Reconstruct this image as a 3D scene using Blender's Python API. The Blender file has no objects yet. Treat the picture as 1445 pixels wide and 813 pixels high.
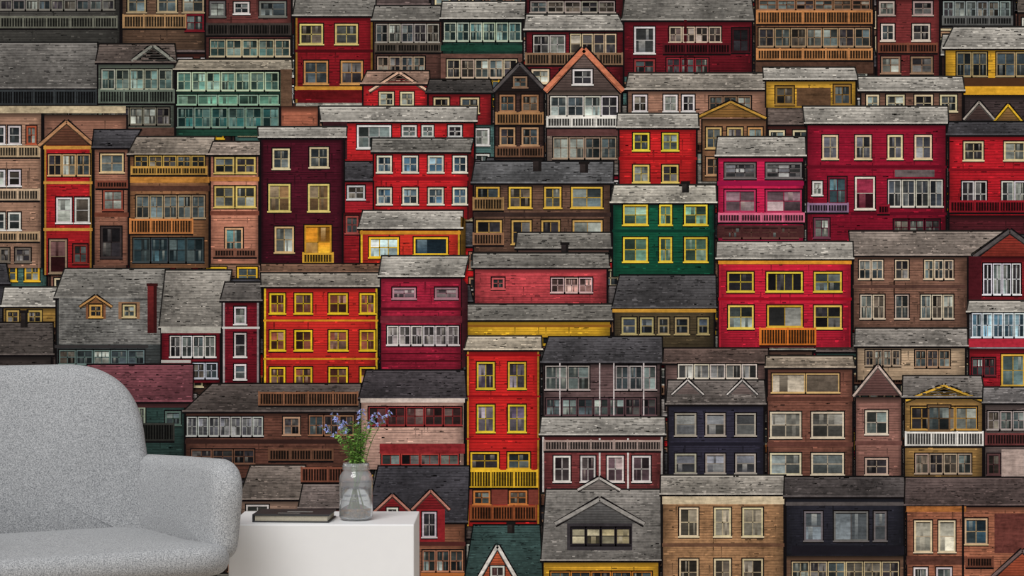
import bpy, bmesh, math, random
import numpy as np
from mathutils import Vector, Matrix
random.seed(7)
R = random.Random(11)
scene = bpy.context.scene
scene.view_settings.view_transform = 'Standard'
scene.view_settings.look = 'None'

F = 2915.0; CAMZ = 1.08; WALLY = 6.4
S = F / WALLY      # mural print scale, print units per metre

def lin(c):
    c = c / 255.0
    return c / 12.92 if c <= 0.04045 else ((c + 0.055) / 1.055) ** 2.4
def L3(c): return (lin(c[0]), lin(c[1]), lin(c[2]))

# ------------------------------------------------------------------ materials
def new_mat(name):
    m = bpy.data.materials.new(name); m.use_nodes = True
    nt = m.node_tree; b = nt.nodes['Principled BSDF']
    return m, nt, b
def simple_mat(name, col, rough=0.6, metallic=0.0, var=0.08, scale=30.0, bump=0.0):
    m, nt, b = new_mat(name)
    n = nt.nodes.new('ShaderNodeTexNoise'); n.inputs['Scale'].default_value = scale
    n.inputs['Detail'].default_value = 4
    tc = nt.nodes.new('ShaderNodeTexCoord'); nt.links.new(tc.outputs['Object'], n.inputs['Vector'])
    r = nt.nodes.new('ShaderNodeValToRGB')
    l = L3(col)
    r.color_ramp.elements[0].position = 0.3; r.color_ramp.elements[1].position = 0.7
    r.color_ramp.elements[0].color = tuple(max(0, v * (1 - var)) for v in l) + (1,)
    r.color_ramp.elements[1].color = tuple(min(1, v * (1 + var)) for v in l) + (1,)
    nt.links.new(n.outputs['Fac'], r.inputs['Fac']); nt.links.new(r.outputs['Color'], b.inputs['Base Color'])
    b.inputs['Roughness'].default_value = rough; b.inputs['Metallic'].default_value = metallic
    if bump > 0:
        bp = nt.nodes.new('ShaderNodeBump'); bp.inputs['Strength'].default_value = bump
        bp.inputs['Distance'].default_value = 0.001
        nt.links.new(n.outputs['Fac'], bp.inputs['Height']); nt.links.new(bp.outputs['Normal'], b.inputs['Normal'])
    return m

def mural_mat():
    m, nt, b = new_mat('printed_mural')
    N = nt.nodes.new; K = nt.links.new
    at = N('ShaderNodeAttribute'); at.attribute_name = 'Col'
    am = N('ShaderNodeAttribute'); am.attribute_name = 'amp'
    tc = N('ShaderNodeTexCoord')
    def noise(sx, sz, det=4, sc=1.0):
        mp = N('ShaderNodeMapping'); mp.inputs['Scale'].default_value = (sx, 1, sz)
        K(tc.outputs['Object'], mp.inputs['Vector'])
        n = N('ShaderNodeTexNoise'); n.inputs['Scale'].default_value = sc; n.inputs['Detail'].default_value = det
        n.inputs['Roughness'].default_value = 0.65
        K(mp.outputs['Vector'], n.inputs['Vector']); return n.outputs['Fac']
    def math_(op, a, bb, c=None):
        q = N('ShaderNodeMath'); q.operation = op
        for i, v in enumerate((a, bb, c)):
            if v is None: continue
            if isinstance(v, (int, float)): q.inputs[i].default_value = v
            else: K(v, q.inputs[i])
        return q.outputs[0]
    n1 = noise(16, 120); n2 = noise(70, 70, 5); n3 = noise(7, 9, 4)
    s = math_('ADD', n1, n2); s = math_('MULTIPLY_ADD', n3, 1.2, s)   # mean ~1.6
    s = math_('SUBTRACT', s, 1.6)
    s = math_('MULTIPLY', s, 3.5)
    s = math_('MULTIPLY', s, am.outputs['Fac'])
    s = math_('ADD', s, 1.0)
    s = math_('MAXIMUM', s, 0.15)
    s = math_('MINIMUM', s, 1.6)
    mx = N('ShaderNodeVectorMath'); mx.operation = 'SCALE'
    K(at.outputs['Color'], mx.inputs[0]); K(s, mx.inputs['Scale'])
    K(mx.outputs[0], b.inputs['Base Color'])
    b.inputs['Roughness'].default_value = 0.9
    b.inputs['Specular IOR Level'].default_value = 0.05
    return m

# ------------------------------------------------------------------ mural drawing
V = []; FC = []; COL = []; AMP = []
UNIT = 1.0e-5
Zc = 0
def clampc(c): return tuple(max(0.0, min(255.0, v)) for v in c)
def mul(c, k): return clampc((c[0]*k, c[1]*k, c[2]*k))
def mixc(a, b, t): return tuple(a[i]*(1-t)+b[i]*t for i in range(3))
def jit(c, k=0.08, r=R):
    f = 1 + r.uniform(-k, k); return clampc((c[0]*f, c[1]*f*(1+r.uniform(-.03, .03)), c[2]*f*(1+r.uniform(-.03, .03))))
def grade(c):
    l = .3*c[0]+.59*c[1]+.11*c[2]
    c = [max(0, l+(v-l)*.92) for v in c]
    return tuple(min(255, 2+255*(v/255)**1.09) for v in c)
XL, XR, YT, YB = -462, 1907, -330, 896
def poly(pts, cols, z, amp=0.1):
    if not isinstance(cols, list): cols = [cols]*len(pts)
    base = len(V)
    for (x, y) in pts:
        x = min(max(x, XL), XR); y = min(max(y, YT), YB)
        V.append(((x-722.5)/S, -(Zc+z)*UNIT, CAMZ-(y-406.5)/S))
    FC.append(tuple(range(base, base+len(pts))))
    for c in cols: COL.append(L3(grade(c)))
    AMP.append(amp)
def rect(x0, y0, x1, y1, c, z, amp=0.1, c2=None):
    if x1 <= x0 or y1 <= y0: return
    c2 = c2 or c
    poly([(x0, y1), (x1, y1), (x1, y0), (x0, y0)], [c2, c2, c, c], z, amp)
def line(x0, y0, x1, y1, w, c, z, amp=0.1):
    d = math.hypot(x1-x0, y1-y0)
    if d < 1e-6: return
    nx, ny = -(y1-y0)/d*w/2, (x1-x0)/d*w/2
    p = [(x0+nx, y0+ny), (x1+nx, y1+ny), (x1-nx, y1-ny), (x0-nx, y0-ny)]
    a = sum(p[i][0]*p[(i+1) % 4][1]-p[(i+1) % 4][0]*p[i][1] for i in range(4))
    if a > 0: p = p[::-1]
    poly(p, c, z, amp)

RED=(200,30,34); BRED=(214,38,44); CRIM=(150,20,42); MAR=(112,24,34); DMAR=(70,16,28); PINK=(214,32,66); MAG=(196,22,88)
BROWN=(104,70,56); DBR=(66,46,40); TAN=(160,122,96); PEACH=(196,130,104); DKG=(62,60,64); NAVY=(52,50,60)
RL=(170,165,157); RG=(130,126,120); RD=(76,74,78); RB=(104,92,86); YEL=(222,176,40); BYEL=(232,190,40)
CREAM=(206,190,154); WHT=(206,202,198); GRN=(22,92,64); TEAL=(72,104,98); ORG=(196,120,60); INK=(18,14,16)

def roof(xa, xb, yr, x0, x1, ye, c, z=3, amp=0.5):
    """quad roof: ridge xa..xb at yr, eave x0..x1 at ye"""
    n = max(2, int((x1-x0)/40))
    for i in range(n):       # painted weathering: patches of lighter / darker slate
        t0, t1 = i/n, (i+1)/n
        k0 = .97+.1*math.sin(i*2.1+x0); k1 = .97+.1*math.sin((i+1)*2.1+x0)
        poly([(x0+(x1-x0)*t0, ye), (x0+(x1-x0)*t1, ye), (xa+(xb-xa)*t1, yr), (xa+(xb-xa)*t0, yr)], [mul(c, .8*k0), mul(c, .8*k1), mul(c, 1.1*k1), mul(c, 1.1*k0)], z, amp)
    h = ye-yr
    n = max(2, int(h/3.6))
    for i in range(1, n):
        t = i/n; y = yr+h*t
        xl = xa+(x0-xa)*t; xr = xb+(x1-xb)*t
        line(xl, y, xr, y, .7, mul(c, R.uniform(.64, .85)), z+1, amp)
    k = int((x1-x0)*h/38)
    for _ in range(min(k, 240)):
        t = R.random()**.8; u = R.random()
        y = yr+h*t; xl = xa+(x0-xa)*t; xr = xb+(x1-xb)*t
        x = xl+(xr-xl)*u; w = R.uniform(1.5, 8)
        if x+w < xr and y+2 < ye:
            rect(x, y, x+w, y+R.uniform(.7, 1.7), mul(c, R.choice((.5, .65, .78, .88, 1.12, 1.24))), z+2, .3)
    line(xa-1, yr, xb+1, yr, 2.2, mul(c, .25), z+2)
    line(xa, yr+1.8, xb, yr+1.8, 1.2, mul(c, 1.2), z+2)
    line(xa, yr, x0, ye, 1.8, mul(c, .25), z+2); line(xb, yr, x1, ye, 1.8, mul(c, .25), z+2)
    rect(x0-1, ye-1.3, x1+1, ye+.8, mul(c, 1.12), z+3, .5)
    rect(x0-1, ye+.8, x1+1, ye+3.4, mul(INK, 1.0), z+3)

def wall(x0, y0, x1, y1, c, z=0, siding=True, amp=0.25, trim=None):
    # printed wall: darker towards corners and the foot
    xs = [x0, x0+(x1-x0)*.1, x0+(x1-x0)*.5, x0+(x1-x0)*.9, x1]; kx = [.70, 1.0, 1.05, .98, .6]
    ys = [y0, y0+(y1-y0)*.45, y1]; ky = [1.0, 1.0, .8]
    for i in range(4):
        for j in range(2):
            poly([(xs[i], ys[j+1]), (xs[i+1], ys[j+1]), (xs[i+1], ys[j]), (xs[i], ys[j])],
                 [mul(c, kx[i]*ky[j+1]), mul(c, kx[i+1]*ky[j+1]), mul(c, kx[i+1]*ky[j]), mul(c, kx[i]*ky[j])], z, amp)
    if siding:
        y = y0+5
        while y < y1-2:
            f = 1-.18*max(0, (y-y0)/(y1-y0+1)-.45)/.55
            rect(x0, y, x1, y+.7, mul(c, R.uniform(.56, .84)*f), z+1, amp)
            y += R.uniform(3.0, 4.6)
        for _ in range(int((x1-x0)*(y1-y0)/150)):
            x = R.uniform(x0, x1-9); yy = R.uniform(y0+6, y1-3)
            rect(x, yy, x+R.uniform(2, 9), yy+R.uniform(.8, 2.0), mul(c, R.choice((.55, .68, .85, 1.1, 1.22))), z+1.5, .3)
        for _ in range(int((x1-x0)*(y1-y0)/1100)):   # water stains in the print
            x = R.uniform(x0+2, x1-5); yy = R.uniform(y0+4, y1-12)
            rect(x, yy, x+R.uniform(1, 2.4), min(y1, yy+R.uniform(8, 26)), mul(c, .58), z+1.8, .3, mul(c, .92))
    rect(x0, y0, x1, y0+8, mul(c, .28), z+2, .1, mul(c, .8))
    rect(x0-1, y0, x0+1.2, y1, INK, z+2.6); rect(x1-1.4, y0, x1+1.2, y1, INK, z+2.6)
    if trim:
        rect(x0+1.2, y0+2, x0+3.8, y1, trim, z+2.7, .3); rect(x1-3.8, y0+2, x1-1.2, y1, mul(trim, .85), z+2.7, .3)

def win(x0, y0, x1, y1, fr=CREAM, glass=None, nx=2, ny=2, z=6, fw=2.4):
    g = glass or R.choice(((56, 64, 68), (70, 80, 82), (92, 102, 100), (50, 46, 50), (116, 120, 114), (76, 68, 60), (44, 42, 46)))
    rect(x0-1.6, y0-1.8, x1+1.6, y1+2.8, INK, z)
    rect(x0, y0, x1, y1, jit(fr, .06), z+1, .25)
    gx0, gy0, gx1, gy1 = x0+fw, y0+fw, x1-fw, y1-fw
    w = gx1-gx0; h = gy1-gy0
    if w <= 1 or h <= 1: return
    rect(gx0, gy0, gx1, gy1, mul(g, .6), z+2, .3, mul(g, 1.1))
    if w > 5 and h > 5:
        for i in range(nx):
            for j in range(ny):
                px0 = gx0+w*i/nx; px1 = gx0+w*(i+1)/nx; py0 = gy0+h*j/ny; py1 = gy0+h*(j+1)/ny
                k = R.choice((.45, .65, .9, 1.05, 1.3)); k2 = k*R.uniform(.7, 1.4)
                q = mixc(g, (190, 190, 176), .3) if R.random() < .3 else g
                rect(px0, py0, px1, py1, mul(q, k), z+2.3, .4, mul(q, k2))
                if R.random() < .45 and px1-px0 > 4:
                    a = R.uniform(0, .6)*(px1-px0)
                    rect(px0+a, py0, px0+a+(px1-px0)*R.uniform(.15, .4), py1, mixc(g, (206, 198, 180), R.uniform(.1, .55)), z+2.6, .4, mul(g, .8))
        m = mul(fr, .82)
        for i in range(1, nx):
            x = gx0+w*i/nx; rect(x-.7, gy0, x+.7, gy1, m, z+3, .3)
        for i in range(1, ny):
            y = gy0+h*i/ny; rect(gx0, y-.7, gx1, y+.7, m, z+3, .3)
        rect(gx0, gy0, gx1, gy0+1.2, INK, z+3.2)
    rect(x0-1.6, y1-.8, x1+1.6, y1+1.2, mul(fr, 1.05), z+3, .2)

def wins(xs, y0, y1, fr=CREAM, glass=None, nx=2, ny=2, **k):
    for (a, b) in xs: win(a, y0, b, y1, fr, glass, nx, ny, **k)
def strip(x0, y0, x1, y1, n, fr=WHT, glass=None, ny=2, nx=2):
    w = (x1-x0)/n
    for i in range(n): win(x0+w*i+.5, y0, x0+w*(i+1)-.5, y1, fr, glass, nx, ny, fw=1.5)
def balc(x0, y0, x1, y1, c, z=9.2, step=3.8, dark=True):
    if dark: rect(x0, y0, x1, y1, mul(c, .25), z, .3)
    x = x0+1
    while x < x1-1:
        rect(x, y0+1, x+1.4, y1-1, mul(c, R.uniform(.65, 1)), z+.4, .3); x += step
    rect(x0-1, y0-1.2, x1+1, y0+1.6, mul(c, 1.05), z+.7, .3)
    rect(x0-1, y1-2.3, x1+1, y1, mul(c, .88), z+.7, .3); rect(x0-1, y1, x1+1, y1+2.6, INK, z+.7)
    n = max(1, int((x1-x0)/28))
    for i in range(n+1):
        xx = x0+(x1-x0)*i/n; rect(xx-1.2, y0-2, xx+1.2, y1, c, z+.9, .2)
def gable(xl, xr, ye, ya, c, trim, roofc=None, z=3, wd=4):
    xm = (xl+xr)/2
    poly([(xl, ye), (xr, ye), (xm, ya)], [mul(c, .75), mul(c, .75), c], z, .3)
    y = ya+8
    while y < ye:
        t = (y-ya)/(ye-ya); hw = (xr-xl)/2*t
        rect(xm-hw+2, y, xm+hw-2, y+.9, mul(c, .62), z+.5); y += 3.6
    for (xa) in (xl, xr):
        sg = -1 if xa == xl else 1
        line(xa+sg*3, ye+2, xm, ya-3, wd+3.4, INK, z+1)
        line(xa+sg*3, ye+1, xm, ya-2, wd, trim, z+1.5, .4)
        line(xa+sg*1, ye+2.5, xm, ya+1+wd*.4, 1, mul(trim, .5), z+1.8)
def post(x, y0, y1, c, w=2.4, z=9.1): rect(x-w/2, y0, x+w/2, y1, c, z, .3)
def chim(x0, y0, x1, y1, c=(90, 50, 44), z=8):
    rect(x0, y0, x1, y1, c, z, .3, mul(c, .6)); rect(x0-1.5, y0-2, x1+1.5, y0+2, mul(c, .5), z+.5)
    rect(x1-(x1-x0)*.35, y0+2, x1, y1, mul(c, .5), z+.3)
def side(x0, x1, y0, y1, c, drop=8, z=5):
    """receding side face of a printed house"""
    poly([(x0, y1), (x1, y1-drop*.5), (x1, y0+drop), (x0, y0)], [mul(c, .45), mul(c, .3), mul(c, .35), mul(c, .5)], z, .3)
def H(x0, x1, yr, ye, yb, c, rc, dl=4, dr=-4, trim=None, siding=True, amp=.25, ramp=.45):
    global Zc
    Zc += 13
    wall(x0, ye, x1, yb, c, 0, siding, amp, trim)
    if yr is not None: roof(x0-2+dl, x1+2+dr, yr, x0-3, x1+3, ye, rc, amp=ramp)

# --- filler rows covering the whole print
rect(XL, YT, XR, YB, DBR, 0, .4)
FP = [BROWN, TAN, MAR, DMAR, CRIM, DKG, DBR, (120, 90, 76), (140, 100, 84), RED, (84, 74, 70), (96, 50, 44), TEAL]
FR = [RG, RD, RB, RL, (110, 104, 100)]
y = YT-30
while y < YB:
    Zc += 13; zz = Zc
    x = XL-R.uniform(0, 60)
    while x < XR:
        w = R.uniform(70, 150); c = jit(R.choice(FP), .15); rc = jit(R.choice(FR), .1)
        dy = R.uniform(-12, 12); rh = R.uniform(16, 34); hb = 112
        x1 = min(x+w, XR+50)
        ye = y+dy+rh
        if ye < YB-4 and x1 > XL+4:
            wall(x, ye, x1-4, min(ye+hb, YB+5), c)
            roof(x+2, x1-6, y+dy, x-3, x1-1, ye, rc)
            n = max(2, int(w/34)); ww = (w-10)/n; fr = R.choice((CREAM, WHT, YEL, TAN, CREAM))
            for rr in range(3):
                yy = ye+9+rr*36
                for i in range(n):
                    win(x+6+ww*i, yy, x+6+ww*i+ww*.66, yy+24, fr)
            if R.random() < .5: balc(x+4, ye+34, x1-8, ye+46, R.choice((TAN, WHT, ORG, BROWN)))
        x += w
    y += 84

# ================= explicit houses, far (top) to near (bottom) =================
# -- top strip
H(-60,170,-30,-4,62,(72,70,66),RG); strip(0,0,162,14,9,(120,116,108),ny=1); balc(0,24,165,40,(110,110,98)); 
H(172,290,-40,-10,70,(100,76,60),RG); wins([(180,206),(222,250),(258,288)],-12,18,(160,140,110)); balc(174,22,262,40,(166,130,90)); win(262,20,288,44,MAR)
H(290,412,-40,-12,84,(106,58,54),RG); win(330,3,352,20,WHT); wins([(296,318),(366,404)],2,24,(106,106,100)); balc(292,34,410,50,(64,56,52)); strip(296,56,410,80,5,(180,166,136),(66,90,86))
H(416,527,-8,22,145,(138,24,34),RG,4,2,trim=(140,100,36)); wins([(423,456),(473,505)],34,63,(206,186,116)); wins([(429,463),(481,512)],86,119,(190,140,80)); rect(416,70,527,74,(80,14,20),8.5); rect(416,122,527,127,(196,140,50),8.5,.3); rect(416,128,527,140,(100,18,22),8.5,.4)
H(527,624,8,28,112,(96,64,56),RG); strip(530,34,620,60,5,(160,154,144)); strip(532,80,600,106,4,(170,146,126)); balc(530,62,622,74,(90,80,70))
H(624,738,2,26,112,(28,62,52),RL,2,2); strip(626,32,736,58,6,(170,180,160),(60,90,90)); rect(622,64,737,72,(28,70,54),8.5,.3); rect(622,76,737,112,(110,76,66),5,.4); strip(630,84,730,110,5,(190,170,146))
H(742,880,-30,-6,24,(94,32,38),RG); strip(748,2,868,18,5,(160,150,140)); 
H(742,880,20,42,122,(112,28,36),RL,2,-10); strip(752,50,798,76,2,(196,190,186)); strip(804,48,870,76,4,(190,170,140),nx=1); balc(742,76,878,92,(140,110,84)); wins([(750,775),(790,815)],98,118,CREAM)
H(880,1062,-6,28,108,(116,24,36),RG,4,-4); win(895,38,924,76,WHT,(120,124,130),1,2); strip(944,38,1018,60,4,(190,170,150),(100,84,80)); win(1033,40,1057,74,(60,20,26)); rect(965,28,969,106,(70,12,20),8.5); win(895,84,924,104,(150,60,60)); balc(936,62,1030,76,(90,24,32)); strip(940,82,1000,104,3,(140,40,50))
H(1065,1232,-30,-8,104,(124,84,58),RG); strip(1070,0,1228,14,6,(146,106,80)); balc(1068,16,1230,34,(184,124,74)); strip(1070,40,1228,66,7,(160,132,102)); balc(1068,70,1230,85,(194,134,82)); rect(1066,88,1232,104,(84,58,46),8.5,.4)
H(1237,1326,-30,-4,108,(122,50,50),RG,siding=True); wins([(1243,1262),(1287,1312)],34,58,(200,186,170)); wins([(1240,1262),(1288,1316)],2,22,(170,150,140)); balc(1240,62,1322,75,(120,70,52)); wins([(1243,1270),(1285,1316)],80,104,(146,116,92))
H(1328,1430,-20,-2,40,(68,70,70),RG); strip(1330,2,1426,24,6,(140,150,150)); balc(1330,24,1428,36,(100,100,98))
H(1333,1470,38,68,134,(212,160,42),RL,14,6); strip(1349,74,1393,108,2,(160,140,100),(56,66,72)); strip(1405,74,1460,108,2,(160,140,100),(56,66,72)); rect(1333,110,1470,122,(80,50,30),8.5,.1); rect(1333,122,1470,134,(216,160,40),8.5,.3)

# -- second band
H(-60,138,60,124,152,(56,52,50),(116,112,108),10,-2); balc(-40,128,136,148,(56,60,62))
H(138,247,62,88,195,(104,112,100),RB,4,-2); gable(186,246,88,66,(114,110,104),(144,144,134)); strip(143,98,244,126,5,(156,160,140),(76,96,92)); balc(140,128,246,146,(104,114,102)); strip(145,152,240,176,5,(114,108,96)); rect(140,180,246,192,(94,68,58),8.5,.4)
H(248,410,84,98,192,(38,80,64),(154,144,128),6,0); strip(250,102,394,128,7,(176,192,162),(78,112,102)); strip(250,134,394,148,5,(140,170,144),(80,120,102),ny=1); strip(250,152,394,180,6,(120,140,126),(42,86,84)); rect(396,98,412,192,(104,78,60),8.5,.4)
H(396,450,None,150,200,(168,100,76),RG); win(414,180,440,198,CREAM)
H(512,604,100,118,160,(194,36,42),(156,126,110),8,0); gable(524,602,128,104,(202,42,46),(216,176,150),wd=3); wins([(535,556),(565,584)],130,150,CREAM)
H(604,694,112,130,176,(146,30,36),(70,66,64)); wins([(612,634),(650,676)],138,160,(190,170,130))
H(456,670,150,171,232,(204,38,42),RL,-4,2); win(504,177,552,210,WHT,None,3,2); wins([(567,588),(595,612),(632,652)],177,194,WHT); rect(456,172,490,225,(60,30,34),8.4,.4); 
H(698,768,None,128,226,(68,48,44),RD); gable(699,768,128,92,(48,40,40),(88,82,82)); wins([(705,727),(736,760)],134,158,(166,122,84)); balc(700,160,766,176,(166,122,80)); wins([(705,727),(736,760)],180,206,(176,136,102)); balc(700,208,766,222,(114,80,60)); win(724,108,744,124,(136,106,84))
H(771,877,None,128,230,(144,124,112),RL); gable(772,876,128,72,(112,92,86),(200,120,88),wd=8); win(808,98,836,120,WHT); strip(776,136,872,164,4,(214,210,202)); balc(772,166,876,180,(220,216,208)); strip(780,194,870,224,4,(160,140,120)); rect(772,182,877,192,(94,60,58),8.5,.3)
H(885,1082,103,126,200,(160,118,98),(156,148,138),4,0); wins([(893,913),(936,956),(962,980)],134,158,WHT); strip(1000,136,1060,156,3,(136,106,86))
H(990,1082,None,168,256,(138,98,70),RG); gable(984,1078,166,146,(156,112,58),(184,140,58),wd=3); wins([(996,1018),(1026,1048)],180,210,(190,160,104)); wins([(1055,1076)],180,206,(184,138,84)); wins([(996,1018),(1030,1056)],222,248,(168,130,94))
H(1080,1208,95,112,152,(210,160,52),RL,-2,-4); win(1094,122,1120,148,(146,110,52)); win(1176,120,1200,148,(146,110,52)); rect(1124,124,1172,150,(104,76,54),8.5,.4)
H(1214,1358,108,128,176,(118,84,70),RL,-2,-2); wins([(1222,1240),(1250,1276),(1290,1316),(1326,1350)],134,158,CREAM)
H(1360,1470,None,134,184,(68,56,56),RD); gable(1362,1400,168,146,(88,68,64),(170,160,150),wd=2.5); gable(1404,1440,172,150,(146,108,62),YEL,wd=2.5); wins([(1364,1380)],174,182)

# -- left mid
H(-30,60,None,158,378,(166,128,106),RG); rect(0,150,178,160,(192,174,142),9.9,.4); wins([(-6,8),(12,30)],178,204,WHT,nx=1); balc(-5,207,56,222,(190,164,130)); wins([(-6,8),(12,30)],240,263,WHT,nx=1); balc(-5,268,56,283,(194,168,140)); wins([(-6,8),(12,30)],300,325,WHT,nx=1); balc(-5,328,56,341,(184,154,120)); wins([(0,14),(22,44)],350,370,(110,100,90)); win(38,178,52,204,(176,88,60))
H(62,180,None,162,380,(142,100,82),RG); 
H(62,131,None,202,388,(178,32,38),RG,trim=(170,124,46)); gable(58,131,205,174,(114,72,54),(180,132,94)); strip(68,218,128,248,3,(200,164,114)); rect(62,206,131,211,(196,140,60),8.5,.3); rect(62,256,131,260,(196,140,60),8.5,.3); wins([(80,102),(106,127)],279,315,WHT,nx=1); rect(62,322,131,326,(196,140,60),8.5,.3); win(70,338,95,386,(140,120,96),(60,20,24),1,2); win(104,345,124,372,(130,46,40))
H(133,182,183,208,374,(154,104,84),RD,2,16); win(142,217,175,244,(204,174,134)); win(146,268,174,297,(144,70,54)); balc(136,256,180,266,(124,68,52)); win(143,320,172,364,(60,50,50)); rect(134,300,182,306,(114,64,48),8.5,.3)
H(183,296,193,218,378,(144,100,68),(150,138,126),12,6); balc(186,236,292,247,(186,142,68)); strip(190,220,290,236,5,(176,142,74)); rect(184,250,296,258,(186,126,54),8.5,.4); strip(192,276,290,308,5,(160,140,112),(90,102,104)); balc(184,310,272,330,(200,128,70)); strip(188,336,288,370,4,(60,68,70),(50,70,76)); rect(184,262,296,270,(88,56,44),8.5,.3)
H(297,366,200,218,372,(204,136,110),(170,154,142),6,0); wins([(303,331),(333,361)],222,245,(204,176,100)); wins([(303,331),(333,361)],263,293,(204,176,100)); rect(297,250,366,256,(184,118,62),8.5,.3); rect(297,298,366,304,(124,70,54),8.5,.3); win(318,322,343,362,(200,156,120),(86,122,122)); balc(302,352,362,363,(134,88,70))
H(484,530,228,254,368,(164,32,42),RD,0,0); win(490,262,515,282,(190,186,186)); win(488,305,512,330,(144,60,60)); wins([(488,512)],338,360,(90,60,60))
H(368,486,179,194,374,(80,20,36),RL,-2,2,trim=(46,12,22)); wins([(385,409)],210,239,CREAM); wins([(437,464)],208,237,CREAM); wins([(379,410),(435,465)],260,299,(206,186,110),(104,80,54)); wins([(388,415)],320,357,(194,164,114)); win(430,318,468,366,(206,150,40),(176,116,30)); balc(428,358,470,372,(210,160,50))
H(484,530,None,300,372,(154,30,38),RG); wins([(488,506)],305,330,(166,80,74))
H(527,661,195,214,310,(204,36,42),RG,0,6,amp=.18); side(661,669,216,310,(190,50,50))
for yy in (220,265): wins([(532,553),(568,590),(604,626),(639,659)],yy,yy+24,(210,202,186),(64,90,108))
rect(527,250,661,255,(150,20,30),8.5)
H(508,650,297,322,378,(204,52,38),RL,6,2,trim=YEL,amp=.2); side(650,657,305,372,(210,150,50),drop=4); win(521,335,563,364,BYEL,(170,190,190),3,2); win(584,335,632,360,BYEL,(60,90,110),1,1); rect(508,326,650,331,(206,140,40),8.5,.3)
H(668,862,228,258,362,(104,76,62),(100,100,102),4,2,amp=.36); wins([(672,705),(718,750),(768,792),(806,850)],264,294,(210,170,64)); wins([(672,708),(722,750),(764,790),(808,850)],311,345,(196,156,84)); balc(668,280,710,297,(160,124,80)); balc(668,330,710,346,(144,104,76)); rect(668,300,862,306,(60,44,40),8.5,.3); chim(752,226,764,242,(64,54,52)); chim(818,230,830,244,(64,54,52))
H(873,983,160,180,262,(202,36,38),RL,0,0,amp=.18); wins([(893,916),(934,957)],188,213,(216,194,60)); wins([(893,916),(934,957)],233,258,(210,186,96)); rect(873,222,983,226,(160,20,26),8.5)
# right mid
H(1138,1335,150,174,342,(150,22,48),RL,-4,0); wins([(1160,1182),(1206,1229),(1252,1273),(1290,1314)],191,225,(210,190,150),(90,90,98)); rect(1138,234,1335,238,(104,12,32),8.5); win(1146,256,1160,276,WHT); win(1168,250,1194,288,(110,28,46),(80,108,116)); win(1206,250,1234,296,(216,204,190),(124,40,60),1,2); strip(1252,254,1330,292,4,(196,190,180),(50,54,60)); rect(1262,240,1318,250,(104,92,92),8.5,.4); balc(1140,288,1196,300,(144,116,144)); wins([(1148,1170)],308,336,(114,60,78)); rect(1200,300,1335,304,(98,12,32),8.5); balc(1238,290,1254,302,(134,22,42)); strip(1260,310,1326,332,3,(88,22,40))
H(1338,1470,172,190,304,(186,28,40),RD,2,0); wins([(1359,1387),(1416,1446)],200,227,(210,190,150)); strip(1356,256,1392,292,2,WHT); strip(1412,256,1448,292,2,WHT); balc(1340,284,1445,300,(144,26,38)); rect(1338,238,1470,242,(128,16,28),8.5)
H(1338,1470,None,304,330,(88,32,40),RD)
H(1012,1134,193,220,340,(204,32,80),RL,2,0,amp=.2); wins([(1022,1066),(1080,1131)],230,252,(114,106,106),(88,88,92),3,3); rect(1012,256,1134,262,(156,20,70),8.5); wins([(1022,1066),(1080,1131)],268,300,(180,54,90),(134,108,116),2,2); balc(1014,302,1134,314,(210,108,136)); rect(1012,318,1134,336,(78,42,42),8.5,.4); strip(1020,320,1126,336,4,(108,70,62))
H(864,1008,261,286,390,(20,86,62),(188,182,170),4,0,trim=(16,62,48)); 
for yy,hh in ((289,29),(335,35)): wins([(879,914),(930,948),(965,998)],yy,yy+hh,(216,186,54),(94,130,112))
rect(864,324,1008,328,(12,58,44),8.5); chim(962,258,972,272,(56,52,50))
# centre roofs
H(730,860,328,350,366,(116,84,76),RG,2,0)
H(669,857,357,377,434,(194,72,78),RG,0,0,amp=.36); strip(777,392,836,413,3,(206,172,168),(146,110,104)); chim(792,344,802,356,(56,48,48)); wins([(694,712)],392,408,(196,92,92))
H(657,862,429,451,476,(218,168,40),RG,4,0); rect(657,458,862,462,(146,96,30),8.5)
H(866,1008,388,434,490,(82,70,50),(82,80,82),10,0); wins([(877,898),(903,922),(928,944),(952,972),(984,1000)],448,472,(160,144,100),(60,68,78),1,2); rect(864,436,1010,441,(190,140,50),8.5,.3)
H(1203,1365,326,360,466,(132,96,80),(140,128,120),-4,50,amp=.36); strip(1211,367,1246,394,2,(202,182,156)); strip(1262,367,1282,394,1,(202,182,156)); strip(1303,367,1345,394,3,(202,182,156)); strip(1213,416,1248,450,2,(196,180,160)); strip(1262,416,1282,450,1,(196,180,160)); strip(1298,416,1345,450,3,(196,180,160)); rect(1203,402,1362,407,(90,62,54),8.5,.3)
H(1366,1480,None,362,424,(134,32,40),RG); gable(1376,1472,362,328,(158,58,46),(88,82,82),wd=5); strip(1386,372,1440,416,4,(220,220,222)); rect(1366,362,1384,424,(78,22,30),8.5,.3)
H(1366,1480,424,440,500,(146,146,152),RL,2,0); strip(1370,442,1445,476,5,(204,210,216),(88,124,144)); rect(1366,478,1480,490,(180,42,60),8.5,.3)
H(1366,1480,None,492,560,(154,28,40),RG); win(1412,500,1445,545,(206,166,60),(88,108,108),2,2); strip(1370,505,1404,530,2,(114,42,50))
H(1013,1201,341,365,490,(204,34,60),RL,0,0,trim=(176,30,48),amp=.16); wins([(1026,1063),(1148,1187)],384,412,(216,188,60)); wins([(1081,1132)],384,412,(216,188,60),None,4,1); wins([(1027,1063),(1148,1187)],431,464,(216,188,84)); win(1082,431,1132,462,(204,160,50),(60,60,60),2,1); balc(1072,464,1150,487,(210,116,40)); rect(1013,368,1201,373,(216,144,40),8.5,.3); rect(1013,420,1201,424,(160,14,36),8.5)

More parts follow.
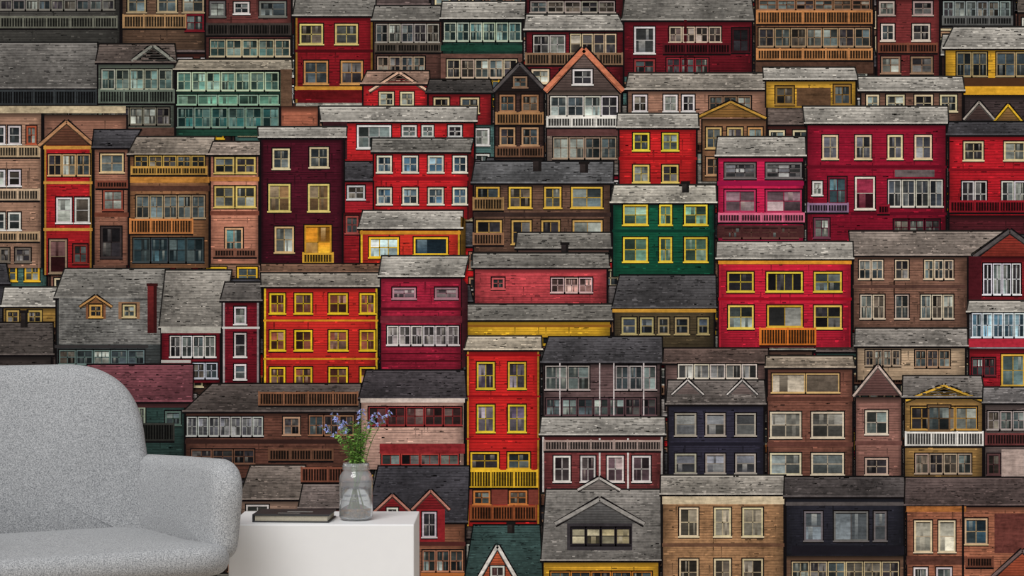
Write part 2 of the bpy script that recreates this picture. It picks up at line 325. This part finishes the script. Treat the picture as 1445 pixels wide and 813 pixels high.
# -- left band 3
H(-20,12,372,400,470,DKG,RD)
H(5,88,405,432,462,(160,124,60),RL,4,6); wins([(10,28),(40,60)],438,456,(184,154,84)); 
H(-30,74,455,500,560,(58,50,48),(90,82,78),6,0); chim(30,440,40,462,(60,52,50))
H(80,238,379,420,560,(66,70,70),(138,134,128),14,0); rect(84,420,236,486,(120,118,114),8.2,.55); 
for k in range(18): line(86,423+k*3.5,236,423+k*3.5,.8,(84,82,82),8.6,.6)
for k in range(140): 
    x=R.uniform(86,226); yy=R.uniform(422,484); rect(x,yy,x+R.uniform(2,9),yy+1.4,mul((120,118,114),R.choice((.55,.75,1.18,1.28))),8.7,.4)
gable(116,156,432,420,(144,96,60),(180,134,80),z=8.8,wd=2.5); rect(122,430,150,450,(134,88,60),9,.3); win(127,430,145,448,(206,160,84),z=9.4); rect(168,426,198,450,(144,108,80),9,.3); win(174,430,192,448,(190,170,130),z=9.4)
rect(78,487,210,491,(60,56,56),9); strip(84,494,205,514,5,(104,124,120)); 
H(228,312,381,462,540,(120,24,36),(150,144,136),8,14); strip(240,474,305,504,4,WHT); rect(228,462,312,470,(174,170,160),9,.3); strip(272,512,308,534,2,(180,180,190)); rect(228,508,270,512,(184,180,174),9)
chim(209,402,222,470,(124,42,42),z=10.5)
H(314,367,398,424,542,(124,24,38),(114,108,104),6,0,trim=(170,160,160)); wins([(331,348)],433,458,WHT,nx=1); wins([(331,348)],470,504,WHT,nx=1); wins([(331,348)],514,536,WHT,nx=1); rect(314,461,367,464,WHT,8.5)
H(372,536,372,384,420,(134,78,60),(124,94,76),-2,2)
H(372,534,385,404,545,(206,44,38),(152,144,134),-2,2,trim=BYEL,amp=.15); 
for yy,hh in ((414,29),(466,29),(518,25)): wins([(381,403),(416,441),(464,491),(508,530)],yy,yy+hh,(220,184,34),(108,60,46),2,2)
for yy in (451,505): rect(372,yy,534,yy+2.6,(210,140,30),8.5,.3)
H(537,652,361,390,524,(164,34,60),RL,4,8,amp=.34); side(652,660,392,520,(150,60,76),drop=10); wins([(554,587),(614,646)],406,422,(166,122,132),(104,88,94)); strip(546,460,648,487,6,(206,196,196),(106,98,98)); rect(537,434,652,438,(88,16,30),8.5); rect(537,446,652,456,(116,42,54),8.5,.4)
for yy in (498,508): rect(537,yy,652,yy+2,(80,12,24),8.5)
# lower right group
H(1208,1362,463,488,536,(186,160,132),(150,144,138),0,0); strip(1220,494,1270,516,4,(160,140,120)); strip(1290,494,1340,518,3,(160,130,104)); 
H(658,762,474,493,742,(204,38,36),(188,176,158),4,0,trim=(190,136,40),amp=.13); 
for yy,hh in ((511,38),(571,39)): wins([(673,698),(717,742)],yy,yy+hh,(216,188,50),(80,70,88),2,2)
for yy in (500,558,618): rect(658,yy,762,yy+2.5,(150,16,24),8.5)
wins([(664,704),(716,748)],638,662,(216,172,40)); balc(660,664,758,688,(224,178,40)); rect(660,690,760,712,(124,60,50),5.5,.3); wins([(668,692),(718,744)],692,712,(194,120,60)); balc(664,714,756,734,(144,78,44))
H(766,932,475,511,590,(104,82,82),(84,82,86),10,0,amp=.36); strip(769,516,832,550,2,(172,160,158),nx=2); strip(868,516,926,550,3,(172,160,158)); 
for xx in (790,846,866,908): post(xx,512,586,(196,186,186),1.8)
strip(770,562,926,586,7,(94,70,74)); 
H(764,936,588,613,694,(124,60,60),(162,158,152),2,0,trim=(196,190,186)); balc(768,622,932,636,(160,140,132)); wins([(781,805),(819,840),(856,880),(892,918)],643,680,(210,202,198),(88,70,76)); post(846,618,690,WHT); post(886,618,690,WHT)
H(938,1080,491,512,580,(112,88,84),(104,86,80),0,2); strip(956,514,1068,534,5,(204,194,180),(88,88,88),ny=1); 
H(942,1078,536,570,672,(54,52,68),(118,110,106),2,-2); gable(950,990,556,538,(136,118,114),(190,184,180),z=8,wd=2); gable(1028,1066,556,538,(136,118,114),(190,184,180),z=8,wd=2); wins([(952,982),(995,1023),(1037,1066)],583,615,(156,148,138),(122,124,128),1,2); wins([(952,982),(995,1023),(1037,1066)],640,668,(156,148,138),(106,108,116),1,2); rect(942,624,1078,628,(34,32,44),8.5)
H(1082,1203,502,518,674,(130,84,70),(158,144,128),0,-2,amp=.36); strip(1088,527,1184,554,2,(206,172,116),(106,94,82),ny=1,nx=1); rect(1082,560,1203,566,(94,58,48),8.5,.3); wins([(1086,1130),(1144,1190)],581,618,(202,188,166),(122,120,114)); wins([(1086,1130),(1144,1190)],639,670,(202,188,166),(114,122,122)); rect(1082,624,1203,630,(98,60,52),8.5,.3)
H(1206,1272,None,560,674,(144,102,92),RG); gable(1206,1270,558,518,(122,86,82),(190,170,160),wd=3); win(1220,579,1252,613,(206,192,176)); win(1220,646,1252,670,(190,170,150)); rect(1206,622,1272,628,(104,68,62),8.5,.3)
H(1275,1386,530,560,674,(160,124,72),(130,124,120),0,-4); gable(1280,1382,564,546,(216,164,54),(216,170,60),wd=3); strip(1284,574,1378,606,3,(186,142,70)); balc(1277,610,1386,629,(220,216,210)); strip(1290,640,1370,668,4,(166,146,126)); wins([(1308,1340)],572,608,(114,88,60),z=8.1)
H(1388,1480,546,568,674,(104,90,88),(130,126,126),0,0); strip(1392,580,1445,606,3,(166,156,152)); balc(1390,612,1445,628,(114,60,60)); win(1392,640,1410,670,(88,60,60)); rect(1412,634,1445,672,(176,156,148),8.5,.4)
# lower left group
H(190,262,540,568,660,(46,68,64),(88,60,60)); win(196,574,206,600,(140,150,130)); balc(200,598,246,622,(56,56,52)); win(234,580,256,600,(84,104,94))
H(120,270,514,566,575,(94,54,56),(128,74,82),6,2,ramp=.3)
H(262,508,541,580,674,(106,68,56),(98,88,84),40,0,amp=.36); strip(264,588,372,615,7,(176,176,172),(104,104,110)); balc(366,554,505,572,(140,96,70)); win(400,588,424,614,(184,144,116)); rect(262,620,508,626,(60,38,34),8.5); strip(436,586,500,614,3,(156,112,84)); 
strip(270,634,360,654,3,(124,88,70)); balc(380,634,470,650,(114,78,60))
H(509,656,522,562,662,(204,164,148),(78,72,76),10,-2,amp=.3); strip(520,574,652,600,5,(144,52,52),(80,52,52),nx=2); rect(509,562,656,568,(206,190,180),8.5,.3); rect(536,626,656,640,(144,42,46),8.5,.4); strip(538,640,648,656,4,(170,60,54),ny=1)
H(340,424,656,704,740,(152,124,108),(134,122,114),16,6); win(348,712,380,730,WHT)
H(424,520,682,716,740,(134,88,80),(124,112,108),6,0); balc(426,660,500,680,(134,80,62))
H(520,657,657,736,830,(140,92,70),(70,68,74),16,4,ramp=.45)
gable(530,578,722,700,(148,38,44),(180,124,108),z=8.5,wd=3); rect(534,722,574,740,(148,38,44),8.5,.3); win(546,716,562,734,WHT,z=9.5)
gable(584,632,718,694,(148,38,44),(180,124,108),z=8.5,wd=3); rect(588,718,628,764,(148,38,44),8.5,.3); win(596,722,616,758,(190,180,180),z=9.5)
rect(588,764,657,770,(88,44,40),9); strip(596,776,654,806,3,(180,124,96)); rect(594,808,656,812,(190,112,56),9)
H(656,764,740,830,896,(50,68,66),(60,82,80),14,-4,ramp=.4); chim(716,738,726,752,(60,52,50)); gable(672,732,826,772,(200,98,62),(216,210,204),z=9.2,wd=5); win(692,798,712,826,WHT,(90,60,60),z=11)
H(766,930,690,790,896,(214,162,44),(134,130,126),6,0,ramp=.55); gable(786,906,738,706,(108,106,106),(152,148,144),z=8,wd=5); gable(818,872,690,676,(144,134,130),(196,190,184),z=8.5,wd=3); rect(800,738,892,776,(60,56,60),8.4,.3)
for a in (806, 827, 848, 869): win(a,744,a+20,768,(40,36,40),(140,130,102),1,2,z=8.9,fw=1.6)
strip(776,806,920,840,5,(184,118,44))
H(934,1106,670,697,896,(156,118,84),(160,154,146),0,0,amp=.45); rect(934,700,1106,711,(192,176,148),8.5,.4); wins([(958,985),(1007,1031),(1047,1076)],716,757,(210,194,160),(122,114,100)); wins([(958,985),(1007,1031),(1047,1076)],788,826,(200,180,148),(106,96,86)); rect(934,766,1106,771,(104,74,56),8.5,.3)
H(1108,1275,672,700,784,(42,42,52),(84,78,78),0,-2); win(1134,721,1160,763,(104,100,100),(116,126,134),1,2); win(1176,721,1224,763,(104,100,100),(114,122,128),2,1); win(1232,721,1250,763,(104,100,100),(106,112,118),1,2); rect(1108,708,1275,713,(88,82,82),8.5,.3); rect(1116,770,1275,782,(30,28,36),8.5)
H(1108,1275,None,784,896,(132,100,80),RG); strip(1116,792,1268,820,6,(190,170,134))
H(1278,1470,673,712,896,(158,100,76),(96,82,80),0,0,amp=.38); rect(1278,714,1362,722,(180,114,60),8.5,.4); wins([(1289,1314),(1323,1347)],734,779,(214,194,164),(160,156,142),1,2); wins([(1360,1392)],731,768,(194,168,128),(60,88,104)); rect(1278,784,1360,796,(94,58,48),8.5,.4); wins([(1288,1308),(1320,1342)],800,840,WHT); balc(1362,786,1400,800,(116,70,54)); rect(1402,724,1470,780,(106,58,52),8.4,.5); gable(1402,1480,812,778,(180,88,60),(116,96,94),z=9,wd=4); rect(1356,712,1359,896,INK,9)

me = bpy.data.meshes.new('wall_mural')
me.from_pydata(V, [], FC)
ca = me.color_attributes.new('Col', 'FLOAT_COLOR', 'CORNER')
arr = np.ones((len(COL), 4), dtype=np.float32); arr[:, :3] = np.array(COL, dtype=np.float32)
ca.data.foreach_set('color', arr.ravel())
fa = me.attributes.new('amp', 'FLOAT', 'FACE'); fa.data.foreach_set('value', np.array(AMP, dtype=np.float32))
me.update()
mural = bpy.data.objects.new('wall_mural', me); scene.collection.objects.link(mural)
mural.location = (0, WALLY, 0)
me.materials.append(mural_mat())
print('MURAL faces', len(FC), 'layers mm', Zc*UNIT*1000)

# ------------------------------------------------------------------ helpers
def link(o): scene.collection.objects.link(o); return o
def mesh_obj(name, verts, faces, mat, smooth=True, parent=None):
    m = bpy.data.meshes.new(name); m.from_pydata([tuple(v) for v in verts], [], faces); m.update()
    bm = bmesh.new(); bm.from_mesh(m); bmesh.ops.remove_doubles(bm, verts=bm.verts, dist=1e-6)
    bmesh.ops.recalc_face_normals(bm, faces=bm.faces); bm.to_mesh(m); bm.free()
    if smooth: m.polygons.foreach_set('use_smooth', [True]*len(m.polygons))
    o = link(bpy.data.objects.new(name, m)); m.materials.append(mat)
    if parent: o.parent = parent
    return o
def empty(name, loc=(0, 0, 0), rot=0):
    e = link(bpy.data.objects.new(name, None)); e.location = loc; e.rotation_euler = (0, 0, rot); e.empty_display_size = .1; return e
def box(name, x0, x1, y0, y1, z0, z1, mat, bev=0.0, parent=None):
    bm = bmesh.new(); bmesh.ops.create_cube(bm, size=1)
    for v in bm.verts:
        v.co = Vector(((x0+x1)/2+v.co.x*(x1-x0), (y0+y1)/2+v.co.y*(y1-y0), (z0+z1)/2+v.co.z*(z1-z0)))
    if bev: bmesh.ops.bevel(bm, geom=bm.edges[:], offset=bev, segments=3, affect='EDGES', profile=.5)
    m = bpy.data.meshes.new(name); bm.to_mesh(m); bm.free(); m.materials.append(mat)
    o = link(bpy.data.objects.new(name, m))
    if parent: o.parent = parent
    return o

# ------------------------------------------------------------------ room
wallm = simple_mat('wall_paint', (226, 224, 220), .9)
box('wall_back', -2.7, 2.7, WALLY+.001, WALLY+.12, 0, 2.72, wallm)
def floor_mat():
    m, nt, b = new_mat('oak_floor')
    tc = nt.nodes.new('ShaderNodeTexCoord'); br = nt.nodes.new('ShaderNodeTexBrick')
    br.inputs['Scale'].default_value = 1.0; br.inputs['Brick Width'].default_value = 1.4; br.inputs['Row Height'].default_value = .14
    br.inputs['Mortar Size'].default_value = .002
    br.inputs['Color1'].default_value = L3((176, 160, 140))+(1,); br.inputs['Color2'].default_value = L3((190, 174, 152))+(1,); br.inputs['Mortar'].default_value = L3((90, 76, 62))+(1,)
    nt.links.new(tc.outputs['Object'], br.inputs['Vector']); nt.links.new(br.outputs['Color'], b.inputs['Base Color'])
    b.inputs['Roughness'].default_value = .5; return m
box('floor', -2.7, 2.7, -0.6, WALLY+.001, -.05, 0, floor_mat())

# ------------------------------------------------------------------ white side table
white = simple_mat('white_lacquer', (234, 234, 235), .45, var=.01)
tb = empty('side_table', (-.508, 5.665, 0))
HW = .247; TD = .165; TZ = .45
box('carcass', -HW, HW, -TD, TD, .03, TZ, white, .003, tb)
box('plinth', -HW+.02, HW-.02, -TD+.02, TD-.02, 0, .032, white, .001, tb)

# ------------------------------------------------------------------ armchair
def fabric_mat():
    m, nt, b = new_mat('grey_woven_fabric')
    N = nt.nodes.new; K = nt.links.new
    tc = N('ShaderNodeTexCoord'); n = N('ShaderNodeTexNoise'); n.inputs['Scale'].default_value = 340; n.inputs['Detail'].default_value = 3
    K(tc.outputs['Object'], n.inputs['Vector'])
    r = N('ShaderNodeValToRGB'); r.color_ramp.elements[0].position = .34; r.color_ramp.elements[1].position = .66
    r.color_ramp.elements[0].color = L3((124, 126, 129))+(1,); r.color_ramp.elements[1].color = L3((190, 191, 193))+(1,)
    K(n.outputs['Fac'], r.inputs['Fac']); K(r.outputs['Color'], b.inputs['Base Color'])
    b.inputs['Roughness'].default_value = .95; b.inputs['Specular IOR Level'].default_value = .1
    b.inputs['Sheen Weight'].default_value = .05
    bp = N('ShaderNodeBump'); bp.inputs['Strength'].default_value = .3; bp.inputs['Distance'].default_value = .001
    K(n.outputs['Fac'], bp.inputs['Height']); K(bp.outputs['Normal'], b.inputs['Normal'])
    return m
fab = fabric_mat()
def round_poly(pts, radii, seg=14, dense=.02):
    out = []; n = len(pts)
    for i in range(n):
        p = np.array(pts[i], float); a = np.array(pts[i-1], float); c = np.array(pts[(i+1) % n], float)
        d1 = (a-p)/np.linalg.norm(a-p); d2 = (c-p)/np.linalg.norm(c-p); r = radii[i]
        ang = math.acos(np.clip(d1@d2, -1, 1)); t = r/math.tan(ang/2)
        s = p+d1*t; e = p+d2*t
        for k in range(seg+1):
            u = k/seg; out.append((1-u)**2*s*1+2*u*(1-u)*(p*.9+.1*(s+e)/2)+u*u*e)
    res = []
    for i in range(len(out)):
        a = out[i]; b = out[(i+1) % len(out)]; d = np.linalg.norm(b-a); k = max(1, int(d/dense))
        for j in range(k): res.append(a+(b-a)*j/k)
    return np.array(res)
def pillow(out, T, r, cf=.02, cb=.02, rings=10, eseg=10):
    n = len(out); c = out.mean(0)
    nxt = np.roll(out, -1, 0); prv = np.roll(out, 1, 0); t = nxt-prv; t /= np.linalg.norm(t, axis=1)[:, None]+1e-9
    area = 0.5*np.sum(out[:, 0]*nxt[:, 1]-nxt[:, 0]*out[:, 1])
    nr = np.stack([t[:, 1], -t[:, 0]], 1)*(1 if area > 0 else -1)
    oin = out-nr*r
    R_ = []
    for k in range(1, rings): 
        s = k/rings; R_.append((c+s*(oin-c), T/2+cf*(1-s**2.2)))
    for k in range(eseg+1):
        ph = math.pi*k/eseg; w = r*math.cos(ph)+(T/2-r)*(1 if k < eseg/2 else -1 if k > eseg/2 else 0)
        R_.append((oin+nr*r*math.sin(ph), w))
    for k in range(rings-1, 0, -1):
        s = k/rings; R_.append((c+s*(oin-c), -T/2-cb*(1-s**2.2)))
    vs = []; fs = []
    for pts, w in R_:
        for p in pts: vs.append((p[0], p[1], w))
    for k in range(len(R_)-1):
        for i in range(n):
            j = (i+1) % n; fs.append((k*n+i, k*n+j, (k+1)*n+j, (k+1)*n+i))
    vs.append((c[0], c[1], T/2+cf)); vs.append((c[0], c[1], -T/2-cb)); A = len(vs)-2
    m = (len(R_)-1)*n
    for i in range(n):
        j = (i+1) % n; fs.append((A, j, i)); fs.append((A+1, m+i, m+j))
    return vs, fs
TH = math.radians(29)
chair = empty('armchair', (-1.182, 5.32, 0), TH)
# back rest (u=x, v=z, w -> -y)
o = round_poly([(-.368, .34), (.368, .34), (.333, .868), (-.333, .868)], [.05, .05, .18, .18])
vs, fs = pillow(o, .12, .056, .03, .015)
vb = [(x*1.0, .30-w+.22*(z-.42)-.40*x*x, z) for x, z, w in vs]
mesh_obj('backrest', vb, fs, fab, parent=chair)
# arms
for sg, nm in ((1, 'arm_right'), (-1, 'arm_left')):
    o = round_poly([(-.31, .385), (.36, .37), (.36, .615), (-.315, .645)], [.05, .05, .05, .10])
    vs, fs = pillow(o, .08, .038, .008, .008)
    va = []
    for yv, z, w in vs:
        x = .357+w+.09*(z-.42)-.5*max(0, yv-.05)**2
        va.append((sg*x, yv, z))
    mesh_obj(nm, va, fs, fab, parent=chair)
# seat
o = round_poly([(-.385, -.375), (.385, -.375), (.34, .30), (-.34, .30)], [.13, .13, .06, .06])
vs, fs = pillow(o, .078, .038, .016, .004)
mesh_obj('seat_cushion', [(x, y, .385+w+.045*max(0, (-y-.1))) for x, y, w in vs], fs, fab, parent=chair)
blk = simple_mat('black_steel', (18, 17, 18), .45, .3)
o = round_poly([(-.345, -.335), (.345, -.335), (.31, .28), (-.31, .28)], [.06]*4)
vs, fs = pillow(o, .045, .008, 0, 0)
mesh_obj('base_frame', [(x, y, .333+w) for x, y, w in vs], fs, blk, parent=chair)
for i, (x, y) in enumerate(((-.3, -.29), (.3, -.29), (.28, .26), (-.28, .26))):
    bm = bmesh.new(); bmesh.ops.create_cone(bm, cap_ends=True, segments=20, radius1=.011, radius2=.02, depth=.32)
    for v in bm.verts:
        v.co.x += x*(1+.08*(-v.co.z+.16)/.32); v.co.y += y*(1+.08*(-v.co.z+.16)/.32); v.co.z += .16
    m = bpy.data.meshes.new('leg_%d' % (i+1)); bm.to_mesh(m); bm.free(); m.materials.append(blk)
    lo = link(bpy.data.objects.new('leg_%d' % (i+1), m)); lo.parent = chair

# ------------------------------------------------------------------ book
bk = empty('book', (-.590, 5.615, TZ), math.radians(-3))
cover = simple_mat('book_cover', (36, 38, 42), .5, var=.25, scale=25)
pages = simple_mat('book_pages', (176, 168, 150), .8, var=.1, scale=200)
box('pages', -.098, .098, -.066, .066, .003, .019, pages, .0005, bk)
box('cover_back', -.103, .103, -.07, .07, .0003, .004, cover, .0008, bk)
box('cover_front', -.103, .103, -.07, .07, .018, .022, cover, .0008, bk)
box('spine', -.1045, -.1005, -.07, .07, .0003, .022, cover, .0008, bk)
lab = simple_mat('cover_title', (150, 150, 146), .6)
box('title_block', -.02, .05, -.01, .004, .0218, .0223, lab, 0, bk)
box('title_line', -.04, .02, -.04, -.035, .0218, .0223, lab, 0, bk)

# ------------------------------------------------------------------ jar of flowers
def lathe(prof, n=48):
    vs = []; fs = []
    for r, z in prof:
        for i in range(n):
            a = 2*math.pi*i/n; vs.append((r*math.cos(a), r*math.sin(a), z))
    for k in range(len(prof)-1):
        for i in range(n):
            j = (i+1) % n; fs.append((k*n+i, k*n+j, (k+1)*n+j, (k+1)*n+i))
    return vs, fs
JX, JY = -.424, 5.615
jar = empty('glass_jar_vase_with_flowers', (JX, JY, TZ+.0005))
def glass(name, col, ior=1.45, rough=0.0, frost=0.0):
    m, nt, b = new_mat(name); b.inputs['Base Color'].default_value = col; b.inputs['Transmission Weight'].default_value = 1
    b.inputs['IOR'].default_value = ior; b.inputs['Roughness'].default_value = rough
    tc = nt.nodes.new('ShaderNodeTexCoord')
    n = nt.nodes.new('ShaderNodeTexNoise'); n.inputs['Scale'].default_value = 60; bp = nt.nodes.new('ShaderNodeBump')
    nt.links.new(tc.outputs['Object'], n.inputs['Vector'])
    bp.inputs['Strength'].default_value = .12; bp.inputs['Distance'].default_value = .001
    nt.links.new(n.outputs['Fac'], bp.inputs['Height']); nt.links.new(bp.outputs['Normal'], b.inputs['Normal'])
    if frost:
        b.inputs['Transmission Weight'].default_value = 1-frost
    return m
gl = glass('jar_glass', (.95, .97, .98, 1), frost=.13)
prof = [(0, 0), (.036, 0), (.042, .003), (.0455, .010), (.0455, .116), (.044, .126), (.038, .136), (.0345, .140), (.0345, .143), (.0375, .145), (.0375, .148), (.035, .150), (.0372, .152), (.0372, .155), (.035, .157), (.036, .161), (.034, .163),
        (.032, .161), (.0315, .140), (.035, .135), (.0405, .124), (.0425, .115), (.0425, .012), (.039, .006), (0, .0055)]
prof = [(r, z*.95) for r, z in prof]
vs, fs = lathe(prof); mesh_obj('jar_body', vs, fs, gl, parent=jar)
wt = glass('water', (.90, .94, .95, 1), 1.33)
vs, fs = lathe([(0, .0062), (.0385, .0065), (.0418, .0125), (.0418, .088), (0, .088)]); mesh_obj('water', vs, fs, wt, parent=jar)
emb = simple_mat('jar_embossing', (120, 122, 130), .3, .2, var=.4, scale=90)
for i, (za, zb, a0, a1) in enumerate(((.104, .107, -2.6, -.5), (.086, .094, -2.3, -.8), (.066, .072, -2.25, -.85), (.054, .056, -2.4, -.7))):
    n = 60; vs = []; fs = []
    for k in range(n+1):
        a = a0+(a1-a0)*k/n; j = .0010*math.sin(k*2.3+i)
        for rr in (.0456, .0460):
            vs += [(rr*math.cos(a), rr*math.sin(a), za+j), (rr*math.cos(a), rr*math.sin(a), zb+j)]
    for k in range(n):
        if (k*7+i*3) % 5 < 3: continue
        b0 = 4*k; b1 = 4*k+4
        fs += [(b0+2, b1+2, b1+3, b0+3), (b0, b0+1, b1+1, b1), (b0+1, b0+3, b1+3, b1+1), (b0, b1, b1+2, b0+2)]
    mesh_obj('embossed_band_%d' % (i+1), vs, fs, emb, parent=jar)
peb = simple_mat('brown_pebbles', (176, 126, 66), .5, var=.6, scale=120)
bm = bmesh.new()
for _ in range(110):
    a = R.uniform(0, 6.28); rr = .036*math.sqrt(R.random()); z = .011+R.random()*.016
    bmesh.ops.create_icosphere(bm, subdivisions=2, radius=R.uniform(.0035, .0055), matrix=Matrix.Translation((rr*math.cos(a), rr*math.sin(a), z)) @ Matrix.Diagonal((1, 1, .75, 1)))
m = bpy.data.meshes.new('pebbles'); bm.to_mesh(m); bm.free(); m.materials.append(peb)
m.polygons.foreach_set('use_smooth', [True]*len(m.polygons)); po = link(bpy.data.objects.new('pebbles', m)); po.parent = jar

gm = simple_mat('leaf_green', (124, 166, 76), .55, var=.4, scale=60)
sm = simple_mat('stem_green', (92, 122, 62), .6, var=.2)
pm = simple_mat('pale_blue_petals', (158, 166, 220), .6, var=.25, scale=90)
sv, sf, lv, lf, pv, pf = [], [], [], [], [], []
def tube(pts, r0, r1):
    n = 6; base = len(sv)
    for k, p in enumerate(pts):
        d = (pts[min(k+1, len(pts)-1)]-pts[max(k-1, 0)]).normalized(); u = d.orthogonal().normalized(); w = d.cross(u)
        r = r0+(r1-r0)*k/(len(pts)-1)
        for i in range(n):
            a = 6.283*i/n; sv.append(p+u*math.cos(a)*r+w*math.sin(a)*r)
    for k in range(len(pts)-1):
        for i in range(n):
            j = (i+1) % n; sf.append((base+k*n+i, base+k*n+j, base+(k+1)*n+j, base+(k+1)*n+i))
def leaf(p, d, L, W, vs, fs, droop=.3):
    d = d.normalized(); s = d.cross(Vector((0, 0, 1)))
    if s.length < .1: s = Vector((1, 0, 0))
    s = (s.normalized()+Vector((R.uniform(-.5, .5), R.uniform(-.5, .5), R.uniform(-.6, .6)))).normalized()
    up = s.cross(d); base = len(vs)
    prof = [(0, .08), (.2, .6), (.45, 1), (.7, .75), (.9, .3), (1, .02)]
    for t, w in prof:
        c = p+d*L*t-Vector((0, 0, 1))*L*droop*t*t
        vs += [c-s*W*w/2+up*W*.15*w, c, c+s*W*w/2+up*W*.15*w]
    for k in range(len(prof)-1):
        a = base+3*k; fs += [(a, a+1, a+4, a+3), (a+1, a+2, a+5, a+4)]
def flower(p, d, sz):
    d = d.normalized(); u = d.orthogonal().normalized(); w = d.cross(u)
    for i in range(5):
        a = 6.283*i/5+R.uniform(-.2, .2); q = u*math.cos(a)+w*math.sin(a)+d*.35
        leaf(p, q, sz, sz*.8, pv, pf, .05)
tips = [(-.090, -.01, .246, 1), (-.062, .02, .276, 1), (-.040, -.03, .262, 1), (-.008, .01, .262, 0), (.016, -.01, .292, 1), (.035, .015, .266, 0), (.056, -.02, .282, 1), (.092, .0, .286, 1), (-.048, -.03, .226, 0), (.028, -.03, .236, 0), (.0, .03, .240, 0), (.040, -.02, .244, 0), (-.02, -.03, .226, 0), (.012, -.035, .258, 0), (-.030, .01, .244, 0)]
for (tx, ty, tz, hasf) in tips:
    a = R.uniform(0, 6.28); bx, by = -tx*.25+.006*math.cos(a), .008*math.sin(a)
    nx_, ny_ = tx*.22+.006*math.cos(a*2), ty*.3
    P0 = Vector((bx, by, .030)); P1 = Vector((nx_, ny_, .153)); P2 = Vector((tx, ty, tz)); C = Vector((nx_+(tx-nx_)*.25, ny_+(ty-ny_)*.3, .153+(tz-.153)*.65))
    pts = [P0.lerp(P1, k/4) for k in range(4)]+[(P1*(1-t)**2+C*2*t*(1-t)+P2*t*t) for t in [k/12 for k in range(13)]]
    tube(pts, .0013, .0007)
    for k in range(4, 17 if not hasf else 12):
        for _ in range(4 if not hasf else 1):
            an = R.uniform(0, 6.28); d = Vector((math.cos(an), math.sin(an)*.9, R.uniform(.1, 1.1)))
            leaf(pts[k], d, R.uniform(.012, .024)*(1.15-.02*k), R.uniform(.0045, .0078), lv, lf, .35)
    if hasf:
        for q in range(9):
            t = q/8; p = pts[-1-int(t*4)]; an = q*2.1
            dd = Vector((math.cos(an)*.9, math.sin(an)*.9, .7)); e = p+dd.normalized()*R.uniform(.004, .014)
            tube([p, e], .0006, .0005); flower(e, dd, R.uniform(.0055, .0085))
        for q in range(3):
            leaf(pts[-2-q], Vector((R.uniform(-1, 1), R.uniform(-1, 1), .4)), .014, .0045, lv, lf, .3)
mesh_obj('stems', sv, sf, sm, parent=jar); mesh_obj('leaves', lv, lf, gm, parent=jar); mesh_obj('petals', pv, pf, pm, parent=jar)

# ------------------------------------------------------------------ light
w = bpy.data.worlds.new('world'); scene.world = w; w.use_nodes = True
bg = w.node_tree.nodes['Background']; bg.inputs[0].default_value = (.97, .985, 1, 1); bg.inputs[1].default_value = .58
sd = bpy.data.lights.new('soft_daylight', 'SUN'); sd.energy = 2.0; sd.angle = math.radians(32); sd.color = (1, .98, .95)
so = link(bpy.data.objects.new('soft_daylight', sd))
d = Vector((.30, .80, -.90)); so.rotation_euler = d.to_track_quat('-Z', 'Y').to_euler(); so.location = (-2, 1, 4)

cd = bpy.data.cameras.new('camera'); cd.sensor_width = 36; cd.lens = F/1445*36; cd.clip_start = .05
co = link(bpy.data.objects.new('camera', cd)); co.location = (0, 0, CAMZ); co.rotation_euler = (math.radians(90), 0, 0)
scene.camera = co
